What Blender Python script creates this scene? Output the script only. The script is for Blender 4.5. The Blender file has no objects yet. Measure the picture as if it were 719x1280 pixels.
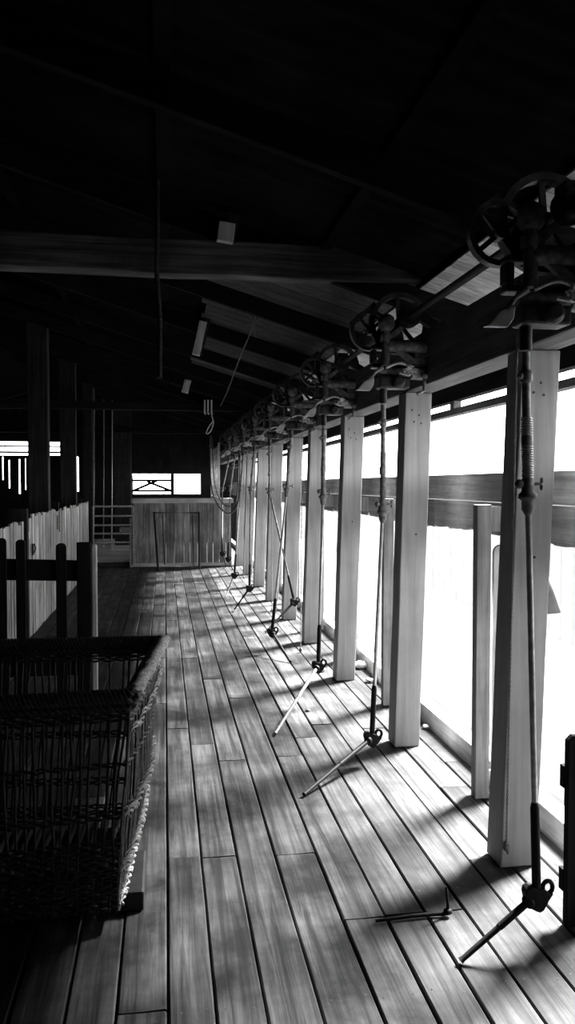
import bpy, math, random
from mathutils import Vector, Matrix
random.seed(7)
V = Vector
C = bpy.context.scene.collection
sc = bpy.context.scene
PI = math.pi

# ------------------------------------------------------------------ camera
F_PX, EYE = 1000.0, 1.6
TH = math.atan(.034); PSI = math.atan(.1535*math.cos(TH))
FW = V((math.sin(PSI)*math.cos(TH), math.cos(PSI)*math.cos(TH), -math.sin(TH)))
RT = V((math.cos(PSI), -math.sin(PSI), 0)); UP = RT.cross(FW)
cd = bpy.data.cameras.new('camera'); cam = bpy.data.objects.new('camera', cd); C.objects.link(cam)
cam.matrix_world = Matrix(((RT.x, UP.x, -FW.x, 0), (RT.y, UP.y, -FW.y, 0), (RT.z, UP.z, -FW.z, EYE), (0, 0, 0, 1)))
cd.sensor_fit = 'VERTICAL'; cd.sensor_height = 36; cd.lens = 36*F_PX/1280; cd.clip_start = .05; cd.clip_end = 500
sc.camera = cam
def at(u, v, X=None, Y=None, z=None):
    d = FW + RT*((u-359.5)/F_PX) - UP*((v-640)/F_PX)
    t = X/d.x if X is not None else Y/d.y if Y is not None else (z-EYE)/d.z
    return V((d.x*t, d.y*t, EYE+d.z*t))

# ------------------------------------------------------------------ materials
def wood(name, lo, hi, axis='Z', rough=.75, grain=1.0, bump=.35, stain=.35, island=.25, spec=.25):
    m = bpy.data.materials.new(name); m.use_nodes = True
    nt = m.node_tree; N = nt.nodes; L = nt.links; b = N['Principled BSDF']
    tc = N.new('ShaderNodeTexCoord'); geo = N.new('ShaderNodeNewGeometry')
    mp = N.new('ShaderNodeMapping'); s = [34*grain]*3; s['XYZ'.index(axis)] = 1.3*grain; mp.inputs['Scale'].default_value = s
    add = N.new('ShaderNodeVectorMath'); add.operation = 'ADD'
    mul = N.new('ShaderNodeMath'); mul.operation = 'MULTIPLY'; mul.inputs[1].default_value = 37.0
    L.new(geo.outputs['Random Per Island'], mul.inputs[0])
    L.new(tc.outputs['Object'], add.inputs[0]); L.new(mul.outputs[0], add.inputs[1]); L.new(add.outputs[0], mp.inputs['Vector'])
    n1 = N.new('ShaderNodeTexNoise'); n1.inputs['Scale'].default_value = 1.0; n1.inputs['Detail'].default_value = 7; n1.inputs['Roughness'].default_value = .65; n1.inputs['Distortion'].default_value = .6
    L.new(mp.outputs[0], n1.inputs['Vector'])
    n2 = N.new('ShaderNodeTexNoise'); n2.inputs['Scale'].default_value = 2.3; n2.inputs['Detail'].default_value = 5; n2.inputs['Roughness'].default_value = .6
    L.new(add.outputs[0], n2.inputs['Vector'])
    rp = N.new('ShaderNodeValToRGB'); rp.color_ramp.elements[0].position = .36; rp.color_ramp.elements[1].position = .64
    rp.color_ramp.elements[0].color = (lo, lo, lo, 1); rp.color_ramp.elements[1].color = (hi, hi, hi, 1)
    L.new(n1.outputs['Fac'], rp.inputs['Fac'])
    r2 = N.new('ShaderNodeMapRange'); r2.inputs['From Min'].default_value = .35; r2.inputs['From Max'].default_value = .65
    r2.inputs['To Min'].default_value = 1-stain; r2.inputs['To Max'].default_value = 1+stain*.4
    L.new(n2.outputs['Fac'], r2.inputs['Value'])
    r3 = N.new('ShaderNodeMapRange'); r3.inputs['To Min'].default_value = 1-island; r3.inputs['To Max'].default_value = 1+island
    L.new(geo.outputs['Random Per Island'], r3.inputs['Value'])
    m1 = N.new('ShaderNodeMath'); m1.operation = 'MULTIPLY'; L.new(r2.outputs[0], m1.inputs[0]); L.new(r3.outputs[0], m1.inputs[1])
    mx = N.new('ShaderNodeVectorMath'); mx.operation = 'SCALE'; L.new(rp.outputs[0], mx.inputs[0]); L.new(m1.outputs[0], mx.inputs['Scale'])
    L.new(mx.outputs[0], b.inputs['Base Color'])
    bp = N.new('ShaderNodeBump'); bp.inputs['Strength'].default_value = bump; bp.inputs['Distance'].default_value = .004
    L.new(n1.outputs['Fac'], bp.inputs['Height']); L.new(bp.outputs[0], b.inputs['Normal'])
    b.inputs['Roughness'].default_value = rough; b.inputs['Specular IOR Level'].default_value = spec
    return m
def plain(name, lo, hi, scale=18, rough=.6, metal=0.0, bump=.2, spec=.4):
    m = bpy.data.materials.new(name); m.use_nodes = True
    nt = m.node_tree; N = nt.nodes; L = nt.links; b = N['Principled BSDF']
    tc = N.new('ShaderNodeTexCoord'); n = N.new('ShaderNodeTexNoise'); n.inputs['Scale'].default_value = scale; n.inputs['Detail'].default_value = 6
    L.new(tc.outputs['Object'], n.inputs['Vector'])
    rp = N.new('ShaderNodeValToRGB'); rp.color_ramp.elements[0].position = .35; rp.color_ramp.elements[1].position = .65
    rp.color_ramp.elements[0].color = (lo, lo, lo, 1); rp.color_ramp.elements[1].color = (hi, hi, hi, 1)
    L.new(n.outputs['Fac'], rp.inputs['Fac']); L.new(rp.outputs[0], b.inputs['Base Color'])
    bp = N.new('ShaderNodeBump'); bp.inputs['Strength'].default_value = bump; bp.inputs['Distance'].default_value = .004
    L.new(n.outputs['Fac'], bp.inputs['Height']); L.new(bp.outputs[0], b.inputs['Normal'])
    b.inputs['Roughness'].default_value = rough; b.inputs['Metallic'].default_value = metal; b.inputs['Specular IOR Level'].default_value = spec
    return m
M = dict(
    floor=wood('floor_wood', .010, .075, 'Y', rough=.65, grain=.85, stain=.9, island=.35, spec=.15, bump=.6),
    under=plain('dark_subfloor', .01, .02),
    post=wood('post_wood', .32, .43, 'Z', rough=.8, grain=.7, stain=.15, island=.05),
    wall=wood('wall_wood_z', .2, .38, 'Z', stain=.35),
    band=wood('wall_wood_y', .2, .36, 'Y', stain=.4),
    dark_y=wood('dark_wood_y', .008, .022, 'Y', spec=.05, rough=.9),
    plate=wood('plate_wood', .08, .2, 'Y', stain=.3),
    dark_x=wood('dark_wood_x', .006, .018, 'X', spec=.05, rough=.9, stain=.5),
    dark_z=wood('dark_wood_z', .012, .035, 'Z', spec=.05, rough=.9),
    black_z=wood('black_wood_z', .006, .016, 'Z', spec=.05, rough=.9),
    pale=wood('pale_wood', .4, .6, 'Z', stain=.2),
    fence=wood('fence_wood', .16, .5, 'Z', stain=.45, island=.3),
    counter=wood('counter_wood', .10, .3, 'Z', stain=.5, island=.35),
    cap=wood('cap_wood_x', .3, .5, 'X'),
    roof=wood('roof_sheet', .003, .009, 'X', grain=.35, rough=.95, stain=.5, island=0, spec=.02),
    iron=plain('black_iron', .012, .04, 30, rough=.45, metal=.3),
    greasy=plain('greasy_iron', .003, .010, 30, rough=.6, spec=.12),
    rust=plain('worn_iron', .09, .24, 40, rough=.55, metal=.2),
    steel=plain('pale_steel', .3, .5, 30, rough=.45, metal=.5),
    rope=plain('rope_fibre', .4, .7, 90, rough=.95, bump=.5, spec=.1),
    cord=plain('grey_cord', .12, .2, 90, rough=.9, spec=.1),
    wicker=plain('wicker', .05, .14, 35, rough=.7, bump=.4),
    wickshade=plain('shaded_wicker', .008, .025, 35, rough=.8, bump=.4),  # darker copy of the wicker, shade put into its colour
    wool=plain('wool', .5, .75, 60, rough=1, bump=1, spec=.05),
    ground=plain('yard_ground', .10, .13, 2, rough=1, spec=0),
    tin=plain('grey_tin', .25, .4, 14, rough=.55, metal=.3),
)

# ------------------------------------------------------------------ mesh builder
class MB:
    def __init__(s): s.v = []; s.f = []; s.sm = []
    def add(s, vs, fs, smooth=False):
        b = len(s.v); s.v += [tuple(x) for x in vs]
        for f in fs: s.f.append([b+i for i in f]); s.sm.append(smooth)
        return s
    def hexa(s, p):      # 8 points: bottom ring 0-3, top ring 4-7
        return s.add(p, [(3, 2, 1, 0), (4, 5, 6, 7), (0, 1, 5, 4), (1, 2, 6, 5), (2, 3, 7, 6), (3, 0, 4, 7)])
    def box(s, x0, x1, y0, y1, z0, z1):
        return s.hexa([(x0, y0, z0), (x1, y0, z0), (x1, y1, z0), (x0, y1, z0), (x0, y0, z1), (x1, y0, z1), (x1, y1, z1), (x0, y1, z1)])
    def bar(s, a, b, w, h, up=(0, 0, 1)):
        a = V(a); b = V(b); d = (b-a).normalized(); up = V(up)
        r = d.cross(up)
        if r.length < 1e-4: r = d.cross(V((1, 0, 0)))
        r.normalize(); u = r.cross(d)
        q = [r*i*w/2+u*j*h/2 for i, j in ((-1, -1), (1, -1), (1, 1), (-1, 1))]
        return s.hexa([a+k for k in q]+[b+k for k in q])
    def tube(s, pts, r, n=10, closed=False):
        pts = [V(p) for p in pts]; k = len(pts)
        rs = r if isinstance(r, (list, tuple)) else [r]*k
        rings = []; ref = None
        for i, p in enumerate(pts):
            if closed: d = pts[(i+1) % k]-pts[i-1]
            else: d = pts[min(i+1, k-1)]-pts[max(i-1, 0)]
            if d.length < 1e-9: d = V((0, 0, 1))
            d.normalize()
            if ref is None:
                ref = d.cross(V((0, 0, 1)))
                if ref.length < .1: ref = d.cross(V((1, 0, 0)))
            ref = (ref-d*ref.dot(d)); ref.normalize(); o = d.cross(ref)
            rings.append([p+(ref*math.cos(2*PI*j/n)+o*math.sin(2*PI*j/n))*rs[i] for j in range(n)])
        vs = [q for R in rings for q in R]; fs = []
        for i in range(k if closed else k-1):
            a = i*n; b = ((i+1) % k)*n
            for j in range(n): fs.append((a+j, a+(j+1) % n, b+(j+1) % n, b+j))
        s.add(vs, fs, True)
        if not closed:
            s.add(rings[0], [tuple(range(n))[::-1]]); s.add(rings[-1], [tuple(range(n))])
        return s
    def rope(s, pts, r, turns=20, strands=3, seg=6, n=5, closed=False):
        # helical strands around a polyline
        P = resample(pts, turns*seg)
        for k in range(strands):
            out = []
            for i, p in enumerate(P):
                d = (P[min(i+1, len(P)-1)]-P[max(i-1, 0)]).normalized()
                a = d.cross(V((0, 0, 1)))
                if a.length < .3: a = d.cross(V((1, 0, 0)))
                a.normalize(); b = d.cross(a); t = 2*PI*(i/seg+k/strands)
                out.append(p+(a*math.cos(t)+b*math.sin(t))*r*.62)
            s.tube(out, r*.40, n)
        return s
    def prism(s, outline, y0, y1, plane='XZ', T=None):
        T = T or (lambda p: p)
        n = len(outline)
        def P(a, b, c): return T({'XZ': (a, c, b), 'YZ': (c, a, b), 'XY': (a, b, c)}[plane])
        vs = [P(a, b, y0) for a, b in outline]+[P(a, b, y1) for a, b in outline]
        return s.add(vs, [tuple(range(n)), tuple(range(n, 2*n))[::-1]]+[(i, n+i, n+(i+1) % n, (i+1) % n) for i in range(n)])
    def lathe(s, c, prof, axis=(0, 0, 1), n=16, smooth=True):
        c = V(c); ax = V(axis).normalized(); a = ax.cross(V((0, 0, 1)))
        if a.length < .1: a = ax.cross(V((1, 0, 0)))
        a.normalize(); b = ax.cross(a)
        vs = [c+ax*h+(a*math.cos(2*PI*j/n)+b*math.sin(2*PI*j/n))*r for r, h in prof for j in range(n)]
        fs = [(i*n+j, i*n+(j+1) % n, (i+1)*n+(j+1) % n, (i+1)*n+j) for i in range(len(prof)-1) for j in range(n)]
        s.add(vs, fs, smooth); k = (len(prof)-1)*n
        if prof[0][0] > 1e-6: s.add(vs[:n], [tuple(range(n))[::-1]])
        if prof[-1][0] > 1e-6: s.add(vs[k:], [tuple(range(n))])
        return s
    def ball(s, c, r, n=10, sx=1, sy=1, sz=1, jit=0):
        c = V(c); vs = []; fs = []; m = n//2+1
        for i in range(m+1):
            t = PI*i/m
            for j in range(n):
                q = r*(1+random.uniform(-jit, jit))
                vs.append(c+V((math.sin(t)*math.cos(2*PI*j/n)*sx, math.sin(t)*math.sin(2*PI*j/n)*sy, math.cos(t)*sz))*q)
        for i in range(m):
            for j in range(n): fs.append((i*n+j, (i+1)*n+j, (i+1)*n+(j+1) % n, i*n+(j+1) % n))
        return s.add(vs, fs, True)
    def build(s, name, mat, parent=None, bevel=0, origin=None):
        o0 = V(origin) if origin is not None else V((0, 0, 0))
        me = bpy.data.meshes.new(name); me.from_pydata([tuple(V(v)-o0) for v in s.v], [], s.f); me.update()
        import bmesh
        bm = bmesh.new(); bm.from_mesh(me); bmesh.ops.recalc_face_normals(bm, faces=bm.faces); bm.to_mesh(me); bm.free()
        me.polygons.foreach_set('use_smooth', s.sm)
        me.materials.append(mat)
        o = bpy.data.objects.new(name, me); C.objects.link(o)
        if parent is not None: o.parent = parent
        else: o.location = o0
        if bevel:
            b = o.modifiers.new('bevel', 'BEVEL'); b.width = bevel; b.segments = 2; b.limit_method = 'ANGLE'; b.angle_limit = .6
        return o
def resample(pts, n):
    pts = [V(p) for p in pts]; L = [0]
    for a, b in zip(pts, pts[1:]): L.append(L[-1]+(b-a).length)
    out = []; k = 0
    for i in range(n+1):
        t = L[-1]*i/n
        while k < len(L)-2 and L[k+1] < t: k += 1
        f = (t-L[k])/max(L[k+1]-L[k], 1e-9); out.append(pts[k].lerp(pts[k+1], min(max(f, 0), 1)))
    return out
def smooth_path(pts, n=40):
    pts = [V(p) for p in pts]; P = [pts[0]*2-pts[1]]+pts+[pts[-1]*2-pts[-2]]; out = []
    m = len(pts)-1
    for i in range(n+1):
        t = i/n*m; k = min(int(t), m-1); f = t-k; a, b, c, d = P[k:k+4]
        out.append(.5*((2*b)+(c-a)*f+(2*a-5*b+4*c-d)*f*f+(3*b-a-3*c+d)*f**3))
    return out
def boxes(name, mat, parent, *bs, bevel=0):
    for b in bs: MB().box(*b).build(name, mat, parent, bevel=bevel)
def tag(o, label, cat, group=None):
    o['label'] = label; o['category'] = cat
    if group: o['group'] = group
    return o
def thing(name, label, cat, loc, group=None):
    o = bpy.data.objects.new(name, None); C.objects.link(o); o.location = loc; o.empty_display_size = .1
    return tag(o, label, cat, group)
def struct(o): o['kind'] = 'structure'; return o
def copy_tree(o, parent=None):
    c = o.copy(); C.objects.link(c)
    if parent is not None: c.parent = parent
    for ch in [x for x in list(bpy.data.objects) if x.parent == o]: copy_tree(ch, c)
    return c
def shift(t, *vs):       # world points -> thing-local points (things are not rotated)
    return [V(v)-t.location for v in vs]

# ------------------------------------------------------------------ setting: floor
mb = MB(); edges = [0.0, .146, .296, .462, .64, .80, .955, 1.11, 1.275, 1.43, 1.59, 1.72]
x = 1.72; 
left = [0.0]
while left[-1] > -8: left.append(left[-1]-random.uniform(.145, .18))
edges = sorted(left[1:])+edges
first = {0.0: (3.42, .3), .146: (3.4, .0), .296: (4.6, 0), .462: (3.38, 4.6), .64: (4.62, 0), .80: (2.83, 0), .955: (2.83, 0), 1.11: (1.9, 0)}
for a, b in zip(edges, edges[1:]):
    y = -3.0+random.uniform(0, 2); cuts = [-3.05]
    while y < 15.9:
        cuts.append(y); y += random.choice((1.8, 2.4, 3.1, 3.6))+random.uniform(-.3, .3)
    if a in first:
        j = first[a][0]; cuts = [c for c in cuts if abs(c-j) > 1.3]+[j]; cuts.sort()
    cuts.append(16.0)
    g = random.choice((.001, .0015, .002, .0045))
    for c, d in zip(cuts, cuts[1:]):
        dz = random.uniform(-.004, .0); g1 = g+random.uniform(0, .003); w = random.uniform(-.002, .002)
        e = .003 if c != 2.83 else .012
        # boards with slightly rounded long edges and wandering sides
        n = max(2, int((d-c)/.35)); rows = []
        for i in range(n+1):
            yy = c+e+(d-c-.004-e)*i/n; ja = random.uniform(-.0015, .0015); jb = random.uniform(-.0015, .0015); jz = random.uniform(-.0012, .0012)
            x0 = a+g1+ja; x1 = b-g1*.5+jb
            rows.append([(x0, yy, -.03), (x0, yy, dz-.005+jz), (x0+.005, yy, dz+jz), ((x0+x1)/2, yy, dz+jz-.0012), (x1-.005, yy, dz+jz+w), (x1, yy, dz-.005+jz+w), (x1, yy, -.03)])
        vs = [p for r in rows for p in r]; fs = []
        for i in range(n):
            for j in range(6): fs.append((i*7+j, (i+1)*7+j, (i+1)*7+j+1, i*7+j+1))
        fs += [tuple(range(7)), tuple(range(n*7, n*7+7))]
        mb.add(vs, fs)
struct(mb.build('floor', M['floor']))
mb = MB(); mb.box(-8, 1.86, -3, 16, -.12, -.06); struct(mb.build('floor_underside', M['under']))
mb = MB()
for a, b in zip(edges, edges[1:]):
    if a < -1.3: continue
    y = -.1
    while y < 9:
        for xx in (a+.035, b-.03):
            xx += random.uniform(-.01, .01); yy = y+random.uniform(-.02, .02)
            mb.add([(xx+.0035*math.cos(PI*k/3), yy+.0035*math.sin(PI*k/3), .0012) for k in range(6)], [tuple(range(6))])
        y += .62
struct(mb.build('floor_nails', M['iron']))
# raised slatted floor of the far pen
mb = MB(); y = 16.05
while y < 22.3:
    mb.box(-3.2, -.55, y, y+.075, .08, .12); y += .12
struct(mb.build('floor_slatted', wood('slat_wood', .35, .6, 'X')))
mb = MB(); mb.box(-3.2, -.55, 16.0, 16.05, -.1, .075); mb.box(-8, -3.2, 16, 22.4, -.12, .0); mb.box(-.55, 1.86, 16, 22.4, -.12, .0); mb.box(-3.2, -.55, 16.05, 22.4, -.2, -.12)
struct(mb.build('floor_pens', M['under']))

# ------------------------------------------------------------------ walls
WX = 1.85
OPEN0 = 2.1; YEND = 16.4
mb = MB(); y = -3.0                     # closed boards behind and right of the camera
while y < OPEN0:
    mb.box(WX-.02, WX+.02, y+.002, min(y+.16, OPEN0)-.002, -.12, 2.6); y += .16
struct(mb.build('wall_right', M['wall']))
# the mid-height band of boards, worn lower edge
mb = MB(); y = OPEN0
while y < 22.4:
    w = random.uniform(.9, 1.7); y1 = min(y+w, 22.4); n = max(4, int(w/.05)); bot = []
    zb = 1.315+random.uniform(-.012, .015)
    for i in range(n+1):
        bot.append((y+(y1-y)*i/n, zb+random.uniform(-.007, .007)+(random.uniform(.01, .03) if random.random() < .12 else 0)))
    out = bot+[(y1, 1.50), (y, 1.50)]
    mb.prism(out, WX-.02, WX+.015, 'YZ'); y = y1+.003
mb.box(WX-.035, WX+.02, OPEN0, 22.4, 1.505, 1.665)
struct(mb.build('wall_right_band', M['band']))
mb = MB(); mb.box(1.745, 1.845, OPEN0-.2, 22.4, -.06, .095)
struct(mb.build('baseboard_right', wood('kick_wood', .4, .6, 'Y')))
mb = MB(); mb.box(WX-.03, WX+.03, OPEN0-.2, 22.4, 2.045, 2.085); struct(mb.build('trim_1', M['plate']))
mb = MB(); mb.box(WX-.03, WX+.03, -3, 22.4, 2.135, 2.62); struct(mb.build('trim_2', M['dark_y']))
mb = MB()
for y in (2.11, 4.9, 8.1, 11.2, 14.4): mb.box(WX-.025, WX+.025, y, y+.07, 2.085, 2.135)
struct(mb.build('trim_3', M['plate']))
# left, back and far walls
mb = MB(); y = -3.0
while y < 22.5: mb.box(-8.04, -8, y, y+.199, -.12, 2.9); y += .2
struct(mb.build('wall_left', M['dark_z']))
def gable(x): return (3.38-.3*x) if x > -3.0 else 4.28-.3*(-3.0-x)
mb = MB(); x = -8.0
while x < 2.1:
    x1 = min(x+.2, 2.1); mb.hexa([(x, -3.04, -.12), (x1, -3.04, -.12), (x1, -3, -.12), (x, -3, -.12), (x, -3.04, gable(x)+.02), (x1, -3.04, gable(x1)+.02), (x1, -3, gable(x1)+.02), (x, -3, gable(x)+.02)]); x = x1
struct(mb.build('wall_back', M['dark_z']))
YF = 22.5
def fx(u): return at(u, 600, Y=YF).x
def fz(v): return at(206, v, Y=YF).z
mb = MB(); cut = [(-40, 0)]
slits = [(3, 4.5), (11, 12.5), (23.5, 25.5), (31.5, 32.5), (93.5, 98.5)]
tops = {3: (572, 600), 11: (576, 610), 23.5: (575, 617), 31.5: (574, 612), 93.5: (571, 614)}
xs = [-8.0]+[v for a, b in slits for v in (fx(a), fx(b))]+[fx(165), fx(214), fx(217), fx(251), 2.1]
def col(x0, x1, za, zb):
    x = x0
    while x < x1-1e-4:
        e = min(x+.21, x1); zt0, zt1 = (min(zb, gable(x)) if zb > 4 else zb), (min(zb, gable(e)) if zb > 4 else zb)
        d = random.uniform(0, .01)
        mb.hexa([(x, YF+d, za), (e, YF+d, za), (e, YF+.03+d, za), (x, YF+.03+d, za), (x, YF+d, zt0), (e, YF+d, zt1), (e, YF+.03+d, zt1), (x, YF+.03+d, zt0)]); x = e
zg = [fz(570), fz(567.5), fz(565), fz(560), fz(558), fz(553.5)]
def colg(x0, x1, lo, hi, gaps):
    col(x0, x1, lo, gaps[0]); col(x0, x1, gaps[1], gaps[2]); col(x0, x1, gaps[3], gaps[4]); col(x0, x1, gaps[5], hi)
prev = -8.0
for a, b in slits:
    seg_lo = -.2
    if a < 80:
        colg(prev, fx(a), -.2, 9, zg)
        t0, t1 = tops[a]; col(fx(a), fx(b), -.2, fz(t1)); col(fx(a), fx(b), fz(t0), zg[0]); colg(fx(a), fx(b), zg[0], 9, zg)
    else:
        colg(prev, fx(83), -.2, 9, zg); col(fx(83), fx(a), -.2, 9)
        t0, t1 = tops[a]; col(fx(a), fx(b), -.2, fz(t1)); col(fx(a), fx(b), fz(t0), 9)
    prev = fx(b)
col(prev, fx(165), -.2, 9)
col(fx(165), fx(251), -.2, fz(618)); col(fx(165), fx(251), fz(592), 9); col(fx(214), fx(217), fz(618), fz(592)); col(fx(251), 2.1, -.2, 9)
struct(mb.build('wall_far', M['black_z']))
for i, (a, b) in enumerate(((165, 214), (217, 251))):
    mb = MB(); x0, x1, z0, z1 = fx(a), fx(b), fz(618), fz(592); t = .03
    mb.box(x0-t, x1+t, YF-.03, YF, z0-t, z0+.01); mb.box(x0-t, x1+t, YF-.03, YF, z1-.01, z1+t)
    mb.box(x0-t, x0+.01, YF-.03, YF, z0+.01, z1-.01); mb.box(x1-.01, x1+t, YF-.03, YF, z0+.01, z1-.01)
    struct(mb.build('window_%d' % (i+1), M['dark_x']))

# ------------------------------------------------------------------ roof
def roof(name, x0, z0, x1, z1):
    mb = MB(); vs = []; fs = []; n = int(26/.019); L = 26/n
    for i in range(n+1):
        y = -3.2+i*L; h = .010*math.sin(2*PI*y/.152)
        vs += [(x0, y, z0+h), (x1, y, z1+h)]
    for i in range(n): fs.append((2*i, 2*i+1, 2*i+3, 2*i+2))
    mb.add(vs, fs, True); o = mb.build(name, M['roof']); struct(o)
    s = o.modifiers.new('solid', 'SOLIDIFY'); s.thickness = .004; s.offset = 1
    return o
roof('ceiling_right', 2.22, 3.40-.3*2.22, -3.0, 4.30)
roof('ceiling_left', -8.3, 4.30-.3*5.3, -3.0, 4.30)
mb = MB(); y = -3.0                     # boards added under the eave, bounce light put into their pale colour
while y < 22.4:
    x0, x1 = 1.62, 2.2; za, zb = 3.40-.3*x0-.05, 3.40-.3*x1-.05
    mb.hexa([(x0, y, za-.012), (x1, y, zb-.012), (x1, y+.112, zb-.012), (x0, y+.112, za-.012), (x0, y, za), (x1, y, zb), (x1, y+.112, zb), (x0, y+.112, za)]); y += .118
struct(mb.build('ceiling_eave_lit', wood('lit_eave_wood', .3, .5, 'X')))
mb = MB(); y = 5.15                     # wide boards laid under the sheets here
while y < 10.8:
    w_ = random.uniform(.17, .25); x0, x1 = .36+random.uniform(-.03, .03), 1.6; za, zb = 3.40-.3*x0-.05, 3.40-.3*x1-.05
    mb.hexa([(x0, y, za-.014), (x1, y, zb-.014), (x1, y+w_-.012, zb-.014), (x0, y+w_-.012, za-.014), (x0, y, za), (x1, y, zb), (x1, y+w_-.012, zb), (x0, y+w_-.012, za)]); y += w_
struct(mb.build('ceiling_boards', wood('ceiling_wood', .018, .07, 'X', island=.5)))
ry = [2.0+1.5*i for i in range(14)]
proto = None
for i, y in enumerate(ry):
    if proto is None:
        m1 = MB(); m1.bar((-2.98, 0, 4.30-.11), (2.18, 0, 3.40-.3*2.18-.14), .055, .15)
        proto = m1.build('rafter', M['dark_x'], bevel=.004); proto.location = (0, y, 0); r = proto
    else:
        r = proto.copy(); C.objects.link(r); r.location = (0, y, 0)
    tag(r, 'dark sloping rafter under the corrugated roof', 'rafter', 'rafters under the roof')
for i, x in enumerate((-2.2, -1.1, 0.0, 1.0, 1.95)):
    mb = MB(); z = 3.40-.3*x-.022; mb.bar((x, -3, z), (x, 22.4, z), .07, .03); struct(mb.build('trim_%d' % (4+i), M['roof']))
tl = {5: 'long heavy cross beam, nearest, spanning the upper dark of the shed', 13.8: 'dark cross beam below the roof in the middle distance', 20: 'farthest thin looking cross beam just above the end windows'}
for y, lb in tl.items():
    mb = MB(); z0, z1 = (2.88, 3.09) if y == 5 else (2.86, 3.0)
    xr = 1.62 if y == 5 else 1.8
    n = 24; vs = []
    for i in range(n+1):
        x = -7.9+(xr+7.9)*i/n; j = random.uniform(-.008, .008); k = random.uniform(-.006, .006)
        vs += [(x, y-.07+k, z0+j), (x, y+.07+k, z0+j*.5), (x, y+.07, z1+j), (x, y-.07+k, z1)]
    fs = [(0, 3, 2, 1), (4*n, 4*n+1, 4*n+2, 4*n+3)]+[(4*i+j, 4*i+(j+1) % 4, 4*i+4+(j+1) % 4, 4*i+4+j) for i in range(n) for j in range(4)]
    mb.add(vs, fs); tag(mb.build('tie_beam', wood('tie_wood', .02, .10, 'X', stain=.6) if y == 5 else M['dark_x'], bevel=.012), lb, 'beam')
for (u0, v0, u1, v1, w, y, lb) in ((284, 279, 281, 303, .10, 4.87, 'pale squared timber block above the long cross beam, nearest of three'),
                                (254, 402, 245, 444, .075, 7.8, 'tallest pale timber cleat hanging by the rafters, middle of three'),
                                (235, 475, 231, 491, .10, 12.25, 'small pale timber block high up, farthest of three')):
    mb = MB(); a = at(u0, v0, Y=y); b = at(u1, v1, Y=y); mb.bar(a, b, .05, w, up=(1, 0, 0))
    # its dark hanger up to the roof
    t = thing('timber_cleat', lb, 'timber block', (a+b)/2, 'timber cleats under the rafters')
    mm = MB(); mm.bar(*shift(t, a, b), .05, w, up=(1, 0, 0)); mm.build('block', M['pale'], t, bevel=.005)
    mm = MB(); hx = a+V((.03, .05, .0)); mm.bar(*shift(t, b+V((.03, .055, .02)), V((a.x+.05, a.y+.055, gable(a.x)-.02))), .045, .07, up=(1, 0, 0)); mm.build('hanger', M['dark_z'], t)

# ------------------------------------------------------------------ posts and top plate
names = ['just in front of the closed wall, mostly out of view', 'nearest full height post, largest, behind the nearest hanging pipe', 'second tall square post back along the light side', 'third square post back, narrow wall stud showing behind it',
         'fourth square post back along the light side', 'fifth square post back, crossing pipes hang before it', 'sixth square post back along the light side', 'seventh square post back along the light side',
         'eighth square post back, in dim light', 'ninth and farthest square post, beside the board counter']
for i, y in enumerate((1.50, 3.115, 4.67, 6.35, 7.9, 9.34, 10.9, 12.45, 14.15, 15.75)):
    if i == 0: continue_label = 'tall square timber post '+names[0]
    w = .158+random.uniform(-.006, .006); lean = .072+random.uniform(-.008, .008); x0 = 1.378; dp = .15
    if i == 2: lean = .06
    mb = MB(); n = 10; vs = []
    for k in range(n+1):
        z = 2.155*k/n-.0; dx = lean*k/n+random.uniform(-.0015, .0015); ww = w*(1+.05*k/n)
        vs += [(x0+dx, y, z), (x0+dx+ww, y, z), (x0+dx+ww, y+dp, z), (x0+dx, y+dp, z)]
    fs = [(0, 1, 2, 3), (4*n, 4*n+1, 4*n+2, 4*n+3)]+[(4*a+j, 4*a+(j+1) % 4, 4*a+4+(j+1) % 4, 4*a+4+j) for a in range(n) for j in range(4)]
    mb.add(vs, fs)
    lb = 'tall pale square timber post, '+names[i]
    o = mb.build('timber_post', M['post'], bevel=.006, origin=(x0+w/2, y+dp/2, 0))
    if i in (1, 2, 3):
        for nx, nz in ((.04, 2.05), (.085, 2.02), (.055, 1.98), (.10, 1.97), (.09, 1.30)):
            mb = MB(); mb.lathe((x0+lean*nz/2.155+nx-(x0+w/2), -dp/2-.002, nz), [(.006, 0), (.005, .004)], (0, 1, 0), 8); mb.build('nail', M['iron'], o)
    tag(o, lb, 'post', 'row of square posts along the board')
mb = MB(); mb.box(1.44, 1.61, -2.9, 22.3, 2.157, 2.46)
tag(mb.build('top_plate_beam', M['plate'], bevel=.006), 'long heavy plate beam lying along the tops of the posts', 'beam')

# dividers between post row and wall
dl = ['dark narrow upright board with tall round topped paling, nearest, left of the nearest post', 'narrow upright chute divider with round topped paling, seen left of the second post', 'narrow chute divider seen left of the third post',
      'narrow chute divider beyond the fourth post', 'narrow chute divider beyond the fifth post', 'narrow chute divider near the far end of the row']
for i, y in enumerate((3.86, 5.6, 7.05, 8.6, 10.2, 11.8)):
    t = thing('chute_divider', dl[i], 'divider', (1.6, y, 0), 'chute dividers behind the posts')
    mb = MB(); h = 1.5
    mb.box(-.045, .03, -.03, .03, 0, h); mb.build('upright', M['wall'], t, bevel=.004)
    mb = MB(); out = [(.052, .01), (.122, .01)]
    for k in range(9): out.append((.087+.035*math.cos(PI*k/8), 1.25+.045*math.sin(PI*k/8)))
    mb.prism(out, -.012, .012, 'XZ'); mb.build('paling', M['pale'] if i == 0 else M['wall'], t, bevel=.003)  # nearest paling in paler wood, sunlight on it put into the colour
    boxes('rail', M['wall'], t, (-.03, .23, .031, .052, 1.36, 1.49), (-.03, .15, .031, .052, .04, .12))
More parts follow.
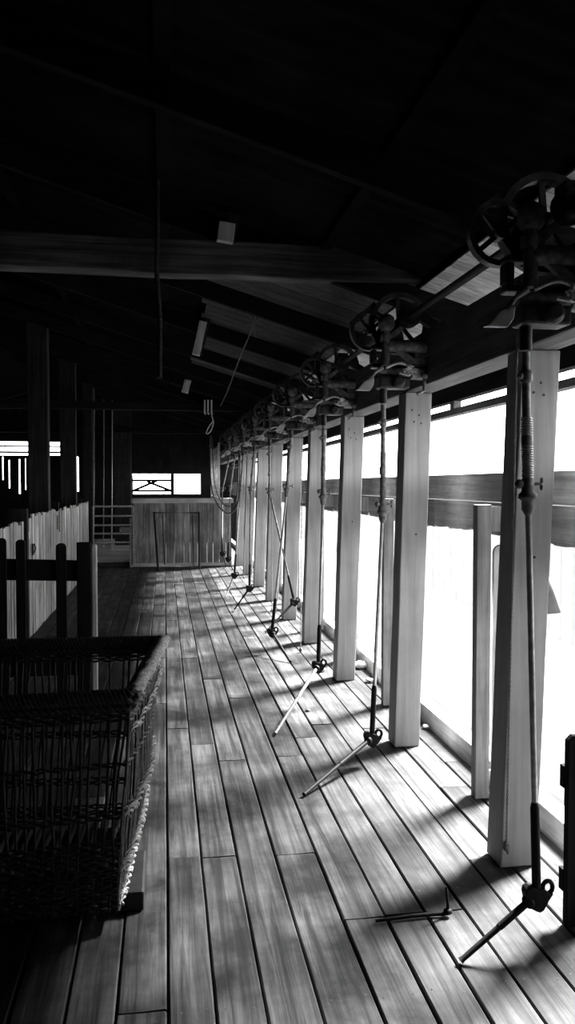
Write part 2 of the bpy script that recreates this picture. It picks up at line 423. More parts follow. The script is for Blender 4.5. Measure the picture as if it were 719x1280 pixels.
# wall studs in the outer wall
for i, (y, lb) in enumerate(((2.75, 'outer wall stud at the right edge of the picture'), (7.5, 'pale outer wall stud seen between third and second posts'), (10.7, 'outer wall stud behind the middle of the row'), (14.0, 'outer wall stud toward the far end'))):
    mb = MB(); mb.box(WX-.11, WX-.04, y, y+.07, .097, 2.1)
    tag(mb.build('wall_stud', M['wall'], bevel=.004, origin=(WX, y, .1)), lb, 'stud', 'outer wall studs')

# ------------------------------------------------------------------ shearing machine heads and shaft
def ring(mb, c, R, r0, w, n=32):     # flat rim in the XZ plane
    c = V(c); vs = []
    for k in range(n):
        a = 2*PI*k/n; d = V((math.cos(a), 0, math.sin(a)))
        vs += [c+d*r0+V((0, -w/2, 0)), c+d*R+V((0, -w/2, 0)), c+d*R+V((0, w/2, 0)), c+d*r0+V((0, w/2, 0))]
    fs = [(4*k+j, 4*k+(j+1) % 4, 4*((k+1) % n)+(j+1) % 4, 4*((k+1) % n)+j) for k in range(n) for j in range(4)]
    mb.add(vs, fs)
def head():
    t = thing('shearing_machine_head', 'x', 'shearing machine', (1.2, 0, 2.1))
    L = lambda x, y, z: (x-1.2, y, z-2.1)
    # bracket: two arms to the plate beam and a hollow cast frame
    mb = MB()
    mb.tube([L(1.2, 0, 2.36), L(1.24, 0, 2.37), L(1.45, 0, 2.37)], [.02, .034, .036], 12)
    mb.tube([L(1.17, 0, 2.225), L(1.36, 0, 2.225)], .024, 12); mb.tube([L(1.355, 0, 2.222), L(1.45, 0, 2.22)], .038, 14)
    mb.prism([(-.02, .29), (.05, .30), (.13, .38), (.13, .41), (.03, .33), (-.02, .33)], -.012, .012)
    mb.prism([(.02, .28), (.06, .28), (.18, .20), (.24, .20), (.24, .17), (.15, .17)], -.012, .012)
    mb.build('bracket', M['rust'], t, bevel=.003)
    mb = MB()
    for a, b, c, d in ((-.06, .19, .15, .175), (-.06, .19, .25, .275), (-.06, -.03, .175, .25), (.15, .19, .175, .25)): mb.box(a, b, .02, .085, c, d)
    mb.build('cast_frame', M['iron'], t, bevel=.008)
    mb = MB(); mb.tube([L(1.215, 0, 2.26), L(1.215, 0, 2.50)], .024, 12); mb.lathe(L(1.215, 0, 2.45), [(.03, 0), (.045, .02), (.045, .07), (.02, .09)], n=14); mb.build('column', M['rust'], t)
    mb = MB(); mb.lathe(L(1.33, -.10, 2.52), [(.05, 0), (.06, .02), (.06, .08), (.045, .10)], (0, 1, 0)); mb.box(.09, .17, -.09, -.01, .42, .49); mb.bar(L(1.33, -.05, 2.56), L(1.5, -.05, 2.46), .05, .05); mb.build('bearing', M['iron'], t, bevel=.004)
    mb = MB(); c = L(1.33, .14, 2.52); ring(mb, c, .175, .148, .05)
    mb.lathe(V(c)+V((0, -.035, 0)), [(.032, 0), (.032, .07)], (0, 1, 0))
    for k in range(5):
        a = 2*PI*k/5+.4; d = V((math.cos(a), 0, math.sin(a))); mb.bar(V(c)+d*.025, V(c)+d*.155, .022, .016, up=(0, 1, 0))
    mb.build('friction_wheel', M['iron'], t)
    mb = MB(); mb.lathe(L(1.25, .06, 2.42), [(.02, -.02), (.085, 0), (.05, .03), (.02, .045)], (0, 1, 0), 18); mb.build('cone_pulley', M['iron'], t)
    mb = MB(); c = L(1.15, .11, 2.47); ring(mb, c, .115, .095, .035, 26); mb.lathe(V(c)+V((0, -.03, 0)), [(.024, 0), (.024, .06)], (0, 1, 0), 12)
    for k in range(4):
        a = 2*PI*k/4+.7; d = V((math.cos(a), 0, math.sin(a))); mb.bar(V(c)+d*.02, V(c)+d*.1, .018, .014, up=(0, 1, 0))
    mb.bar(L(1.04, .11, 2.50), L(1.19, .14, 2.63), .03, .006, up=(0, 1, 0))
    mb.build('idler_wheel', M['iron'], t)
    mb = MB(); mb.box(-.035, .14, -.05, .045, .03, .095); mb.lathe(L(1.27, -.05, 2.165), [(.035, 0), (.04, -.015), (.02, -.03)], (0, 1, 0)); mb.tube([L(1.2, 0, 2.05), L(1.2, 0, 2.14)], .021, 12); mb.build('gear_housing', M['iron'], t, bevel=.01)
    # tension lever ending in a flared paddle
    mb = MB(); mb.tube([L(1.18, -.05, 2.24), L(1.135, -.06, 2.21), L(1.10, -.065, 2.165)], [.012, .009, .012], 8)
    mb.prism([(-.075, .085), (-.125, .062), (-.16, .02), (-.175, .012), (-.095, .012), (-.075, .04), (-.07, .075)], -.075, -.05)
    mb.build('tension_lever', M['tin'], t, bevel=.004)
    mb = MB(); mb.tube([L(1.40, -.04, 2.20), L(1.42, -.045, 2.20), L(1.42, -.045, 2.12), L(1.38, -.045, 2.10)], .010, 8); mb.ball(L(1.425, -.045, 2.203), .02, 8, sx=1.4); mb.build('hook', M['rust'], t)
    mb = MB()
    mb.tube(smooth_path([L(1.2, -.06, 2.24), L(1.26, -.10, 2.26), L(1.33, -.11, 2.235), L(1.32, -.10, 2.20), L(1.27, -.08, 2.21)], 20), .008, 6)
    for k in range(16):
        a = random.uniform(0, 2*PI); p = V(L(1.32, -.105, 2.225)); mb.tube([p, p+V((math.cos(a)*.025, -.012, math.sin(a)*.02)), p+V((math.cos(a)*.04, -.018+random.uniform(-.01, .01), math.sin(a)*.03-.01))], .006, 4)
    mb.build('cord_tuft', M['rope'], t)
    return t
HY = [2.55, 4.32, 6.0, 7.6, 9.2, 10.8, 12.35, 13.9, 15.2]
ordn = ['first and nearest', 'second', 'third', 'fourth', 'fifth', 'sixth', 'seventh', 'eighth', 'ninth and farthest']
h0 = head()
for i, y in enumerate(HY):
    h = h0 if i == 0 else copy_tree(h0)
    h.location = (1.2, y, 2.1)
    h['label'] = 'dark iron overhead shearing gear with wheel, %s along the plate beam' % ordn[i]; h['group'] = 'overhead shearing machines'
mb = MB(); mb.tube([(1.33, -.6, 2.52), (1.33, 15.6, 2.52)], .019, 12)
for y in HY:
    mb.lathe((1.33, y+.22, 2.52), [(.019, 0), (.038, .005), (.038, .045), (.019, .05)], (0, 1, 0), 12)
tag(mb.build('line_shaft', M['iron']), 'long iron line shaft running overhead through all the wheels', 'shaft')
# ------------------------------------------------------------------ down tubes
J = [((660, 618), (671, 1118, .19), (576, 1201)), ((478.5, 638), (465, 922, .15), (380, 993)), ((404, 620), (398, 832, .28), (344, 917)),
     ((359, 612), (340, 790, .20), (363, 827)), ((337, 615), (368, 752, .30), (332, 790)), ((313.5, 612), (312, 735, .28), (293, 762)),
     ((301, 610), (293, 719, .3), (282, 746)), ((288, 610), (285, 699, .3), (291, 712)), ((278, 612), (278, 692, .4), (283, 708))]
dlb = ['black jointed drop pipe, nearest, heart shaped elbow just above the floor at right', 'jointed drop pipe second from the camera, dark handpiece slanting down left', 'jointed drop pipe third from the camera hanging before the fourth post',
       'fourth drop pipe, slanting left to an elbow low over the floor', 'fifth drop pipe, slanting right across the fourth one', 'sixth drop pipe hanging straight in the middle distance', 'seventh drop pipe with pale handpiece pointing left',
       'eighth drop pipe near the counter', 'ninth and farthest drop pipe, in front of the counter']
for i, (jt, el, en) in enumerate(J):
    top = V((1.2, HY[i], 2.045)); E_ = at(el[0], el[1], z=el[2]); S = at(en[0], en[1], z=.012)
    Y = top.y+(E_.y-top.y)*.3; Jp = at(jt[0], jt[1], Y=Y)
    t = thing('drop_pipe', dlb[i], 'shearing drop pipe', top, 'jointed drop pipes hanging from the shearing machines')
    top, E_, S, Jp = shift(t, top, E_, S, Jp)
    ax = (Jp-top).normalized(); hi = i < 3
    mb = MB(); mb.tube([top, Jp], .0145, 12); mb.build('upper_tube', M['rust'], t)
    for f, r in ((.17, .022), (.62, .02)):
        mb = MB(); c = top.lerp(Jp, f); mb.lathe(c, [(.015, -.022), (r, -.015), (r, .015), (.015, .022)], ax, 12)
        if f < .2: mb.ball(c+V((-.025, -.01, 0)), .012, 8)
        mb.build('collar', M['rust'], t)
    if hi:
        n0, n1 = .45, .88; seg = 26*12; pts = []
        for k in range(seg+1):
            c = top.lerp(Jp, n0+(n1-n0)*k/seg); a = 2*PI*k/12; pts.append(c+V((math.cos(a), math.sin(a), 0))*.017)
        mb = MB(); mb.tube(pts, .0035, 5); mb.build('spring', M['steel'] if i == 0 else M['rust'], t)
    mb = MB(); mb.lathe(Jp, [(.016, -.06), (.021, -.05), (.021, -.01), (.032, 0), (.034, .012), (.022, .02), (.022, .05), (.012, .07)], ax, 14)
    mb.ball(Jp-ax*.035+V((-.03, 0, 0)), .017, 8); jo = mb.build('joint', M['rust'], t); mb = MB(); mb.tube([Jp-ax*.035+V((-.02, 0, 0)), Jp-ax*.035+V((.045, 0, 0))], .006, 6)
    for dz in (-.012, .012): mb.ball(Jp-ax*.035+V((.05, 0, dz)), .011, 6, sx=.6)
    mb.build('wing_nut', M['rust'], jo)
    ax2 = (E_-Jp).normalized(); q = E_-ax2*.02; mid = Jp.lerp(E_, .78)
    mb = MB(); mb.tube([Jp+ax2*.02, mid], .0105, 12); mb.build('lower_tube', M['steel'] if i < 4 else M['rust'], t)
    mb = MB(); mb.tube([mid-ax2*.02, mid, q], [.0105, .0155, .0155], 12); mb.build('sleeve', M['greasy'], t)
    # elbow: two lobes joined like a heart, with an open ring
    hd = (S-E_).normalized(); side = hd.cross(V((0, 0, 1))).normalized()
    hp = [(-.004, -.052), (-.026, -.040), (-.042, -.012), (-.048, .012), (-.044, .028), (-.030, .036), (-.016, .034), (-.004, .024), (.008, .026), (.030, .018), (.040, .006), (.034, -.022), (.018, -.048), (.006, -.055)]
    mb = MB(); mb.prism(hp, E_.y-.021, E_.y+.021, T=lambda p: (p[0]+E_.x, p[1], p[2]+E_.z))
    ca = E_+V((.040, 0, .022)); pr = [ca+V((math.cos(2*PI*k/16)*.018, 0, math.sin(2*PI*k/16)*.022)) for k in range(16)]
    mb.tube(pr, .0085, 8, closed=True); mb.tube([ca+V((.012, 0, -.018)), E_+V((.025, 0, -.035))], .011, 8)
    mb.lathe(E_+hd*.02, [(.014, 0), (.024, .01), (.024, .026), (.015, .034)], hd, 12)
    mb.build('elbow', M['greasy'], t, bevel=.010)
    mb = MB(); ln = (S-E_).length; mb.tube([E_+hd*.04, E_+hd*ln*.5], .0125, 12); mb.tube([E_+hd*ln*.48, S-hd*.01, S], [.0105, .0095, .012], 12)
    mb.build('handpiece', M['steel'] if i == 6 else M['rust'] if i == 2 else M['greasy'], t)
# cords from the clutch levers
cl = [((648, 365), (633, 1058), .1, 'grey pull cord hanging full height before the nearest post'), ((378, 508), (376, 812), .03, 'thin pull cord ending at the floor between fifth and fourth posts'),
      ((340, 560), (340, 763), .03, 'thin pull cord hanging between the crossing fourth and fifth pipes'), ((305, 575), (305, 722), .05, 'thin far pull cord before the eighth post')]
for (a, b, zb, lb) in cl:
    B = at(b[0], b[1], z=zb); A = at(a[0], a[1], Y=B.y-.02); A.z = max(A.z, 2.27)
    t = thing('pull_cord', lb, 'cord', A, 'pull cords hanging from the gear'); a_, b_ = shift(t, A, B)
    mb = MB(); mb.rope([a_, b_], .0055 if zb == .1 else .006, turns=60 if zb == .1 else 20, strands=2, seg=5, n=4)
    mb.build('cord', M['cord'], t)
    mb = MB(); mb.ball(b_, .016, 8, sz=1.4, jit=.1); mb.tube([b_, b_+V((.008, -.004, -.03))], .007, 6); mb.build('knot', M['cord'], t)
    mb = MB(); mb.tube([a_, a_+V((.0, 0, .05)), V((1.46-A.x, 0, a_.z+.05))], .009, 6); mb.build('hook', M['rust'], t)
# hanging cable loops at the far end
mb = MB(); P = [at(u, v, Y=13.0) for u, v in ((263, 545), (263, 590), (266, 615), (273, 632), (284, 641), (293, 638), (298, 624), (300, 590), (300, 565))]; mb.tube(smooth_path(P, 50), .012, 8)
P = [at(u, v, Y=13.1) for u, v in ((265, 545), (268, 600), (276, 626), (287, 633), (296, 622), (299, 565))]; mb.tube(smooth_path(P, 50), .009, 8)
tag(mb.build('hanging_cable', M['iron']), 'dark cable hanging in a double loop near the far counter', 'cable')
# ropes overhead
mb = MB(); mb.rope([at(197, 250, Y=4.75)*1.0, at(196, 340, Y=4.75), at(200, 400, Y=4.75), at(200, 472, Y=4.75)], .016, 46)
a = at(197, 250, Y=4.75); mb.tube([a, (a.x, a.y, gable(a.x)+.01)], .012, 6)
tag(mb.build('twisted_rope', plain('tarry_rope', .02, .06, 90, rough=.95, spec=.05)), 'thick twisted rope hanging down past the long cross beam', 'rope')
mb = MB(); mb.rope([at(319, 402, Y=6.9), at(300, 446, Y=8.0), at(283, 492, Y=10.0), at(276, 507, Y=13.72)], .009, 60, 2)
p = at(319, 402, Y=6.9)
for k in range(14):
    a = random.uniform(0, 2*PI); mb.tube([p, p+V((math.cos(a)*.05, 0, math.sin(a)*.06-.02)), p+V((math.cos(a+.4)*.1, 0, math.sin(a)*.11-.03))], .004, 4)
mb.tube([p, (p.x, p.y, gable(p.x)-.066)], .01, 6)
tag(mb.build('slanting_rope', M['cord']), 'thin rope slanting from a frayed knot at the roof to a cross beam', 'rope')
mb = MB(); Y_ = 13.716; mb.tube(smooth_path([at(u, v, Y=Y_) for u, v in ((264, 503), (265, 520), (267, 528), (264, 538), (260, 542), (258, 541), (261, 534), (266, 527))], 30), .010, 6)
for u in (256, 260, 264.5): mb.tube([at(u, 500, Y=Y_), at(u, 516, Y=Y_), at(u+1.5, 518, Y=Y_)], .016, 6)
tag(mb.build('rope_loop', M['rope']), 'pale rope noose and three pegs hanging from the middle cross beam', 'rope')

# hanging tapered tin hood beyond nearest post
c = at(684, 765, Y=3.62); t = thing('tin_hood', 'grey tapered sheet metal hood hanging just right of the nearest post', 'hood', (c.x-.02, 3.62, c.z))
mb = MB(); n = 24; r0, r1, hh = .095, .045, .29; vs = []
for r, z in ((r0, 0), (r1, hh), (r1-.003, hh), (r0-.003, 0)):
    vs += [(math.cos(2*PI*k/n)*r*.9-.0+(-.055 if z else 0)*1, math.sin(2*PI*k/n)*r*.6, z) for k in range(n)]
fs = [(i*n+j, i*n+(j+1) % n, ((i+1) % 4)*n+(j+1) % n, ((i+1) % 4)*n+j) for i in range(4) for j in range(n)]
mb.add(vs, fs, True); mb.build('shell', plain('dull_tin', .07, .13, 14, rough=.7), t)
mb = MB(); mb.tube([(-.055, 0, hh-.02), (-.055, 0, 2.13-c.z+.04)], .006, 6); mb.tube([(-.1, 0, hh-.015), (-.01, 0, hh-.015)], .005, 6); mb.build('hanger', M['rust'], t)

# dark short paling at the right edge
mb = MB(); a = at(708, 1160, z=0); out = [(0, 0), (.1, 0), (.1, .67), (.09, .695), (.02, .70), (0, .68)]
t = thing('gate_stub', 'dark short upright board with worn top at the right edge', 'board', (a.x, a.y, 0))
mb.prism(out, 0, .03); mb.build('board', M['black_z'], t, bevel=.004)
boxes('rail', M['black_z'], t, (.0, .32, .031, .06, .5, .58), (.0, .32, .031, .06, .12, .2))

# ------------------------------------------------------------------ left side
# plank fence (far) with leaning boards
def fence_panel(t, X, ya, yb, ztop, mat):
    mb = MB(); y = ya
    while y < yb-.03:
        w = random.uniform(.11, .19); y1 = min(y+w, yb); h = ztop+random.uniform(-.03, .025); d = random.uniform(0, .012)
        mb.hexa([(X+d, y, 0.01), (X+d, y1-.008, 0.01), (X-.022+d, y1-.008, 0.01), (X-.022+d, y, 0.01), (X+d, y, h), (X+d, y1-.008, h+random.uniform(-.015, .015)), (X-.022+d, y1-.008, h), (X-.022+d, y, h)]); y = y1
    return mb.build('planks', mat, t)
FX = -1.40
t = thing('plank_fence', 'long weathered plank fence of uneven pale boards down the left side', 'fence', (FX, 8.6, 0))
mm = fence_panel(t, 0, 0, 6.5, 1.27, M['fence'])
boxes('rail', M['dark_y'], t, (-.10, -.03, 0, 6.5, 1.0, 1.1), (-.10, -.03, 0, 6.5, .25, .35))
for y in (0.02, 3.2, 6.4): boxes('fence_post', M['dark_z'], t, (-.2, -.105, y, y+.1, 0, 1.35))
mb = MB(); mb.box(.014, .03, .1, .16, .86, .98); mb.tube([(.035, .13, .98), (.05, .13, .93), (.035, .13, .88)], .008, 6); mb.build('latch', M['iron'], mm)
boxes('hinge', M['rust'], t, (.015, .03, 2.1, 2.16, 1.02, 1.2), (.015, .03, 2.3, 2.34, .98, 1.25))
t = thing('plank_fence', 'short nearer plank fence panel at the left edge of the picture', 'fence', (FX, 6.4, 0))
fence_panel(t, 0, 0, 1.85, 1.23, M['fence'])
mb = MB(); mb.box(-.10, -.03, 0, 1.85, 1.0, 1.1); mb.build('rail', M['dark_y'], t)
boxes('gate_post', M['dark_z'], t, (-.06, .04, 1.87, 1.97, 0, 1.36), (-.3, -.11, 1.1, 1.3, 0, 1.42), bevel=.006)
mb = MB(); mb.box(.0, .03, 1.98, 2.1, 1.05, 1.12); mb.build('crosspiece', M['pale'], t)
# dark picket gate across, behind the basket
GY = 6.0
def gx(u): return at(u, 700, Y=GY).x
def gz(v): return at(60, v, Y=GY).z
t = thing('picket_gate', 'black silhouetted picket gate with one rail standing behind the wicker basket', 'gate', (gx(100), GY, 0))
ox = t.location.x
for (u0, u1, v, rd) in ((-4, 8, 672, 0), (20, 32, 674, 0), (70, 83, 679, 1), (-40, -28, 676, 0)):
    mb = MB(); x0, x1, z = gx(u0)-ox, gx(u1)-ox, gz(v); r = (x1-x0)/2
    out = [(x0, .04), (x1, .04)]+[((x0+x1)/2+r*math.cos(PI*k/8), z-r*.8+r*.8*math.sin(PI*k/8)) for k in range(9)]
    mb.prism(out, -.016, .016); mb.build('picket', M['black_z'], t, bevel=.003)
mb = MB()
for va, vb in ((698, 725), ):
    mb.prism([(gx(-60)-ox, gz(va-2)), (gx(-60)-ox, gz(vb-2)), (gx(112)-ox, gz(vb+3)), (gx(112)-ox, gz(va+4))], .018, .05)
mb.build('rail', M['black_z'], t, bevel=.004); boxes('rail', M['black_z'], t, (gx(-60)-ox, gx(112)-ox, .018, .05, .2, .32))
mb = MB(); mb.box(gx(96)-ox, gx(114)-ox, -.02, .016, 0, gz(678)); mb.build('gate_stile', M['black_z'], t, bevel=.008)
mb = MB(); mb.box(gx(114.2)-ox, gx(121)-ox, -.0, .05, 0, gz(681)); mb.build('end_post', M['post'], t, bevel=.01)

# dark tall posts on left
for (u0, u1, y, lb) in ((35, 60.5, 11.0, 'broad dark upright post rising behind the plank fence, nearest of the left posts'), (75, 95, 14.2, 'second dark upright post behind the plank fence, left of the bright slit'),
                        (104, 116, 18.0, 'slim dark post left of the steel gate, in the far pens'), (143, 164, 20.0, 'far dark post left of the bright end windows')):
    mb = MB(); x0, x1 = at(u0, 600, Y=y).x, at(u1, 600, Y=y).x; mb.box(x0, x1, y, y+.2, .0, gable(x0)-.03)
    o = mb.build('roof_post', wood('roof_post%d' % int(y), .012, .04, 'Z', spec=.1), bevel=.012, origin=((x0+x1)/2, y+.1, .0)); tag(o, lb, 'post', 'dark roof posts on the left')
for (u, y, lb) in ((117.3, 17.3, 'thin upright rod left of the steel gate'), (129.5, 19.3, 'thin upright rod behind the middle of the steel gate'), (140, 18.9, 'brighter thin upright rod behind the steel gate')):
    mb = MB(); a = at(u, 600, Y=y); mb.tube([(a.x-.02, y, .12), (a.x, y, 1.5), (a.x+.02, y, gable(a.x)-.2)], .014, 6)
    tag(mb.build('upright_rod', M['steel'] if u == 140 else M['rust'], origin=(a.x, y, .12)), lb, 'rod', 'thin upright rods in the far pens')

# steel rail gate
GYY = 15.7; t = thing('steel_gate', 'light tubular steel gate with five rails left of the counter', 'gate', (at(116, 640, Y=GYY).x, GYY, .05)); ox = t.location.x
x0, x1 = 0, at(166, 640, Y=GYY).x-ox; zs = [at(140, v, Y=GYY).z-.05 for v in (633, 645, 656.5, 667, 678)]
for z in zs: mb = MB(); mb.tube([(x0, 0, z), (x1, 0, z)], .018, 8); mb.build('gate_rail', M['steel'], t)

for x_ in (x0, x1): mb = MB(); mb.tube([(x_, 0, 0), (x_, 0, zs[0])], .022, 8); mb.build('gate_upright', M['rust'], t)
mb = MB(); mb.box(x1-.25, x1-.03, -.02, .02, zs[3]+.03, zs[3]+.12); mb.build('latch_plate', M['rust'], t)

# board counter
CY = 15.78; x0, x1 = -.6, 1.30
t = thing('board_counter', 'waist high counter of vertical boards with pale top at the far end', 'counter', (0, CY, 0))
mb = MB(); x = x0
while x < x1-.02:
    w = random.uniform(.1, .2); e = min(x+w, x1); mb.box(x, e-.008, random.uniform(-.006, .004), .03, .01, 1.24); x = e
mb.build('board_front', M['counter'], t)
mb = MB(); mb.box(x0-.03, x1+.04, -.05, .62, 1.242, 1.33); mb.build('counter_top', M['cap'], t, bevel=.008)
boxes('end_panel', M['dark_z'], t, (x0, x0+.06, .035, .58, 0, 1.24), (x1-.06, x1, .035, .58, 0, 1.24))
mb = MB(); mb.box(x0-.08, x0-.01, -.03, .06, 0, .95); mb.build('side_post', M['wall'], t)
mb = MB(); mb.box(x0, x1, -.028, -.008, .01, .07); mb.build('kick_strip', M['cap'], t)
# thin bent metal frame leaning on the counter
def cp(u, v, y): return at(u, v, Y=y)
t = thing('bent_rod_frame', 'thin dark open metal frame leaning against the board counter', 'frame', at(222, 712, z=0)); 
pts = [at(198, 713, z=.01), at(192.5, 641, Y=15.66), at(249, 641, Y=15.66), at(249.5, 710, z=.01)]
mb = MB(); mb.tube(shift(t, *pts), .022, 8); mb.build('frame_rod', M['iron'], t)
for p_, q_ in ((at(241, 643, Y=15.64), at(242, 709, z=.01)), (at(203, 643, Y=15.64), at(206, 706, Y=15.6))):
    mb = MB(); mb.tube(shift(t, p_, q_), .012, 8); mb.build('brace_rod', M['iron'], t)

# cross braced gate in the yard beyond the end windows
yg = 24.0; t = thing('yard_gate', 'cross braced field gate seen through the left far window', 'gate', (at(190, 620, Y=yg).x, yg, -.9)); 
def q(u, v): return shift(t, at(u, v, Y=yg))[0]
for v in (600.5, 613.5, 640): mb = MB(); mb.bar(q(163, v), q(216, v), .09, .07); mb.build('gate_rail', M['dark_x'], t)
for p_, q_ in ((q(165, 614), q(196, 601)), (q(184, 602), q(214, 613.5))): mb = MB(); mb.bar(p_, q_, .08, .07); mb.build('cross_brace', M['dark_x'], t)
for u in (164, 215.5):
    mb = MB(); a = q(u, 594); mb.box(a.x-.05, a.x+.05, -.05, .05, 0, a.z); mb.build('gate_post', M['dark_z'], t)
# weld mesh panels by far right openings
t = thing('mesh_panel', 'square wire mesh panel at the far right corner beyond the counter', 'mesh', (1.15, 17.2, .0))
mb = MB()
for k in range(9): mb.tube([(.0, .35*k/1, 1.35), (.0, .35*k, 2.45)], .008, 5)
for k in range(9): mb.tube([(.0, 0, 1.35+.13*k), (.0, 2.8, 1.35+.13*k)], .008, 5)
mb.build('wires', M['steel'], t)
boxes('mesh_post', M['cap'], t, (-.02, .02, -.04, 0, 0, 2.5), (-.02, .02, 2.8, 2.84, 0, 2.5)); boxes('mesh_rail', M['cap'], t, (-.02, .02, 0, 2.8, 1.28, 1.33))

# ------------------------------------------------------------------ wicker basket
# corners (bottom z=.06, top z=.84): front right, back right, back left, front left
TOP = [V((-.125, 2.87, .84)), V((-.025, 3.86, .84)), V((-1.28, 3.9, .84)), V((-1.30, 2.80, .84))]
BOT = [V((-.18, 2.90, .06)), V((-.125, 3.76, .06)), V((-1.2, 3.8, .06)), V((-1.2, 2.86, .06))]
t = thing('wicker_basket', 'large open wicker wool basket with braided bands at lower left', 'basket', (-.65, 3.35, 0))
O = t.location
def side_pt(s, f, z):
    a, b = s, (s+1) % 4; k = (z-.06)/.78
    p = BOT[a].lerp(BOT[b], f).lerp(TOP[a].lerp(TOP[b], f), k)
    nrm = (TOP[b]-TOP[a]).cross(V((0, 0, 1))).normalized()
    return p+nrm*(.035*math.sin(PI*min(max(k, 0), 1))*math.sin(PI*f))-O
sides = [(0, 'woven_side'), (1, 'woven_side'), (2, 'woven_side'), (3, 'woven_side')]
for s, nm in sides:
    mb = MB(); n = int((TOP[s]-TOP[(s+1) % 4]).length/.032); sgn = 1
    L0 = (TOP[s]-TOP[(s+1) % 4]).length
    for k in range(n+1):
        f = k/n; rr = random.uniform(.0045, .007); P = []
        if random.random() < .08 and 0 < k < n: continue
        j = random.uniform(-.006, .006)
        for i in range(9):
            z = .06+.78*i/8; P.append(side_pt(s, min(max(f+j*math.sin(i)+random.uniform(-.002, .002), 0), 1), z)+V((random.uniform(-.003, .003), random.uniform(-.003, .003), 0)))
        mb.tube(P, rr, 6)
    # weave rods in and out of the stakes
    rows = [z/1000 for z in range(70, 110, 12)]+[.20, .212, .225]+[.41, .422, .434]+[.60, .61]+[.765, .776, .787, .798, .809, .82]
    if s == 3: rows += [z/1000 for z in range(112, 330, 12)]
    if s == 2: rows += [z/1000 for z in range(112, 240, 14)]
    for ri, z in enumerate(rows):
        P = []; m = n*2
        nrm = (TOP[(s+1) % 4]-TOP[s]).cross(V((0, 0, 1))).normalized()
        ph = (ri % 2)*PI
        for k in range(m+1):
            P.append(side_pt(s, k/m, z+random.uniform(-.003, .003))+nrm*.009*math.sin(PI*k/2+ph))
        mb.tube(P, random.uniform(.004, .0058), 5)
    mb.build(nm, M['wicker'] if s == 0 else M['wickshade'], t)  # side facing the openings paler, the others darker: light and shade as colour
for z, r in ((.41, .015), (.205, .017), (.085, .012), (.72, .011)):
    mb = MB(); P = [side_pt(0, k/24, z+.012*math.sin(k*1.3)) + V((.016, 0, 0)) for k in range(25)]
    mb.rope(P, r, 13, 2, seg=8, n=5); mb.build('braided_band', M['rope'], t)
mb = MB()
P = []
for s in range(4):
    for k in range(10): P.append(side_pt(s, k/10, .85))
P.append(P[0]); mb.rope(P, .03, 70, 4, seg=8, n=6); mb.rope([p+V((0, 0, -.035)) for p in P], .02, 60, 3, seg=6, n=5)
mb.build('rim', M['wickshade'], t)
mb = MB(); P = [side_pt(0, k/14, .86)+V((.018, 0, .0)) for k in range(15)]; mb.rope([p+V((random.uniform(-.005, .005), 0, random.uniform(-.006, .006))) for p in P], .026, 10, 2, seg=8, n=6)
for k in range(26):     # frayed ends on the lit rim
    f = random.random(); p = side_pt(0, f, .85)+V((.03, 0, 0)); mb.tube([p, p+V((random.uniform(.0, .02), random.uniform(-.03, .03), random.uniform(-.03, .03)))], .003, 4)
mb.build('braided_rim_side', M['rope'], t)
mb = MB()
for k in range(24):
    a = BOT[0].lerp(BOT[3], k/23)-O; b = BOT[1].lerp(BOT[2], k/23)-O; mb.tube([a, b], .012, 5)
mb.build('base', M['wickshade'], t)
boxes('skid', M['under'], t, (.47, .565, -.35, .0, 0, .075), (-.55, .40, -.35, -.28, 0, .045), (-.55, .5, .25, .32, 0, .045), bevel=.008)
# wool scraps inside
mb = MB()

# ------------------------------------------------------------------ small things on the floor
for (u, v, r, lb) in ((532, 886, .045, 'white scrap of wool by the kick board near the second post'), (400, 837, .04, 'white wool scrap on the floor by the third post'), (468, 832, .055, 'larger clump of white wool at the kick board behind the third post'),
                      (462, 850, .03, 'small clump of wool right of the foot of the third post'), (541, 907, .02, 'tiny wool scrap right of the second post')):
    p = at(u, v, z=.015); t = None
    p.x = min(p.x, 1.69)
    mb = MB(); mb.ball((0, 0, r*.45), r, 12, sy=1.3, sz=.5, jit=.18)
    for k in range(5): mb.ball((random.uniform(-r, r)*.8, random.uniform(-r, r), r*.4), r*.55, 8, sz=.7, jit=.2)
    o = mb.build('wool_scrap', M['wool']); o.location = (p.x, p.y, 0.004); tag(o, lb, 'wool', 'wool scraps on the floor')
a = at(470, 1151, z=.008); b = at(560, 1141, z=.012)
t = thing('bent_iron_hook', 'thin dark iron rod on the floor with one end turned up', 'rod', (a.x, a.y, 0))
mb = MB(); a_, b_ = shift(t, a, b); mb.tube([a_, a_.lerp(b_, .5)+V((0, .006, 0)), b_], [.006, .0075, .009], 8); mb.tube([b_, b_+V((-.0, 0, .03)), b_+V((-.008, 0, .10))], [.009, .006, .004], 8); mb.ball(b_+V((0, 0, .006)), .018, 8, sz=.7); mb.build('rod', M['greasy'], t)
for (u, v, lb) in ((385, 889, 'dark flat scrap on the floor left of the third drop pipe handpiece'),):
    p = at(u, v, z=0); mb = MB(); mb.ball((0, 0, .008), .02, 8, sy=.8, sz=.35, jit=.25); o = mb.build('floor_scrap', M['wicker']); o.location = (p.x, p.y, 0); tag(o, lb, 'scrap')

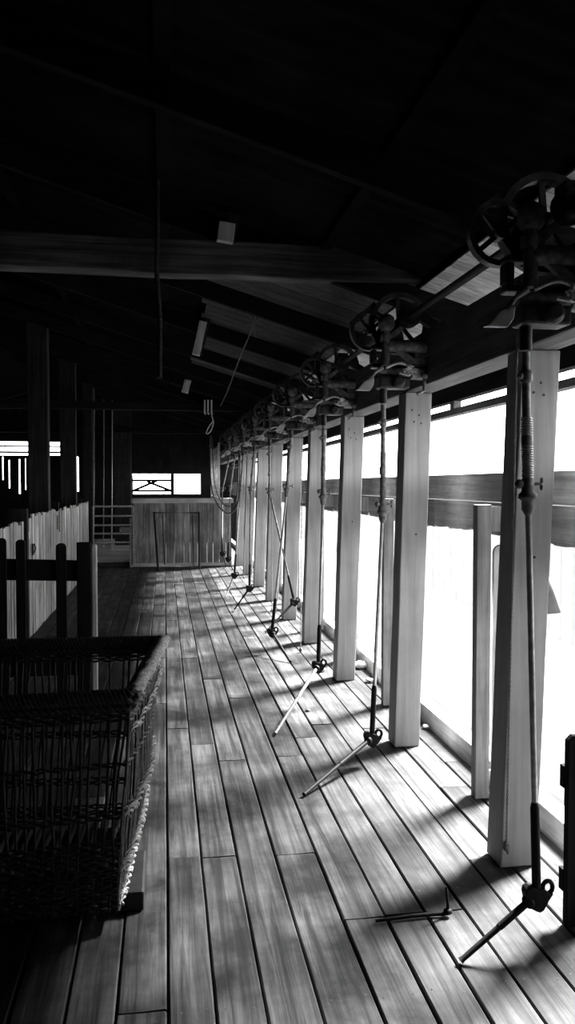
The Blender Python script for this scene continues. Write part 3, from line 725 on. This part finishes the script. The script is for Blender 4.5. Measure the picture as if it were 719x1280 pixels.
# ------------------------------------------------------------------ outside
mb = MB(); mb.box(-60, 80, -60, 100, -.6, -.5); struct(mb.build('ground', M['ground']))
mb = MB(); y = -4.0
while y < 26: mb.box(3.25, 3.28, y, y+.2, .3, 1.6+random.uniform(-.02, .02)); y += .2  # added screen, keeps low sky off the posts and fills the lower openings
ym = plain('added_screen_sheet', .7, .8, 3, rough=.9, spec=.05)  # translucent so the added screen glows white with sun behind it
nt = ym.node_tree; tr = nt.nodes.new('ShaderNodeBsdfTranslucent'); tr.inputs['Color'].default_value = (.42, .42, .42, 1)
ad = nt.nodes.new('ShaderNodeMixShader'); ad.inputs[0].default_value = .5
nt.links.new(nt.nodes['Principled BSDF'].outputs[0], ad.inputs[1]); nt.links.new(tr.outputs[0], ad.inputs[2]); nt.links.new(ad.outputs[0], nt.nodes['Material Output'].inputs['Surface'])
struct(mb.build('wall_added_screen', ym))
mb = MB(); mb.hexa([(-2.5, 22.56, 2.62), (2.3, 22.56, 2.62), (2.3, 25.2, 2.25), (-2.5, 25.2, 2.25), (-2.5, 22.56, 2.65), (2.3, 22.56, 2.65), (2.3, 25.2, 2.28), (-2.5, 25.2, 2.28)]); struct(mb.build('ceiling_added_sunshade', M['roof']))  # unseen sheet added outside the far windows to stop sun on the floor
# ------------------------------------------------------------------ light
w = bpy.data.worlds.new('sky'); sc.world = w; w.use_nodes = True; bg = w.node_tree.nodes['Background']
bg.inputs['Color'].default_value = (1, 1, 1, 1); bg.inputs['Strength'].default_value = 9.0
WN = w.node_tree.nodes; WL = w.node_tree.links      # hazy sky, brightest low down
tcw = WN.new('ShaderNodeTexCoord'); sx = WN.new('ShaderNodeSeparateXYZ'); rw = WN.new('ShaderNodeValToRGB')
WL.new(tcw.outputs['Generated'], sx.inputs[0]); WL.new(sx.outputs['Z'], rw.inputs['Fac']); WL.new(rw.outputs[0], bg.inputs['Color'])
e = rw.color_ramp.elements; e[0].position = 0; e[0].color = (1, 1, 1, 1); e[1].position = .62; e[1].color = (.10, .10, .10, 1); k_ = e.new(.14); k_.color = (1, 1, 1, 1); k_ = e.new(.36); k_.color = (.38, .38, .38, 1)
sd = bpy.data.lights.new('sun', 'SUN'); so = bpy.data.objects.new('sun', sd); C.objects.link(so)
dirv = V((.84, .54, 1.0)).normalized(); so.rotation_euler = (-dirv).to_track_quat('-Z', 'Y').to_euler(); so.location = (20, 12, 20)
sd.energy = 74; sd.angle = math.radians(15)
sc.view_settings.view_transform = 'Standard'; sc.view_settings.look = 'None'; sc.view_settings.gamma = 1; sc.view_settings.use_curve_mapping = False
sc.view_settings.exposure = 0.0
sc.cycles.max_bounces = 8; sc.cycles.diffuse_bounces = 6; sc.cycles.use_denoising = True
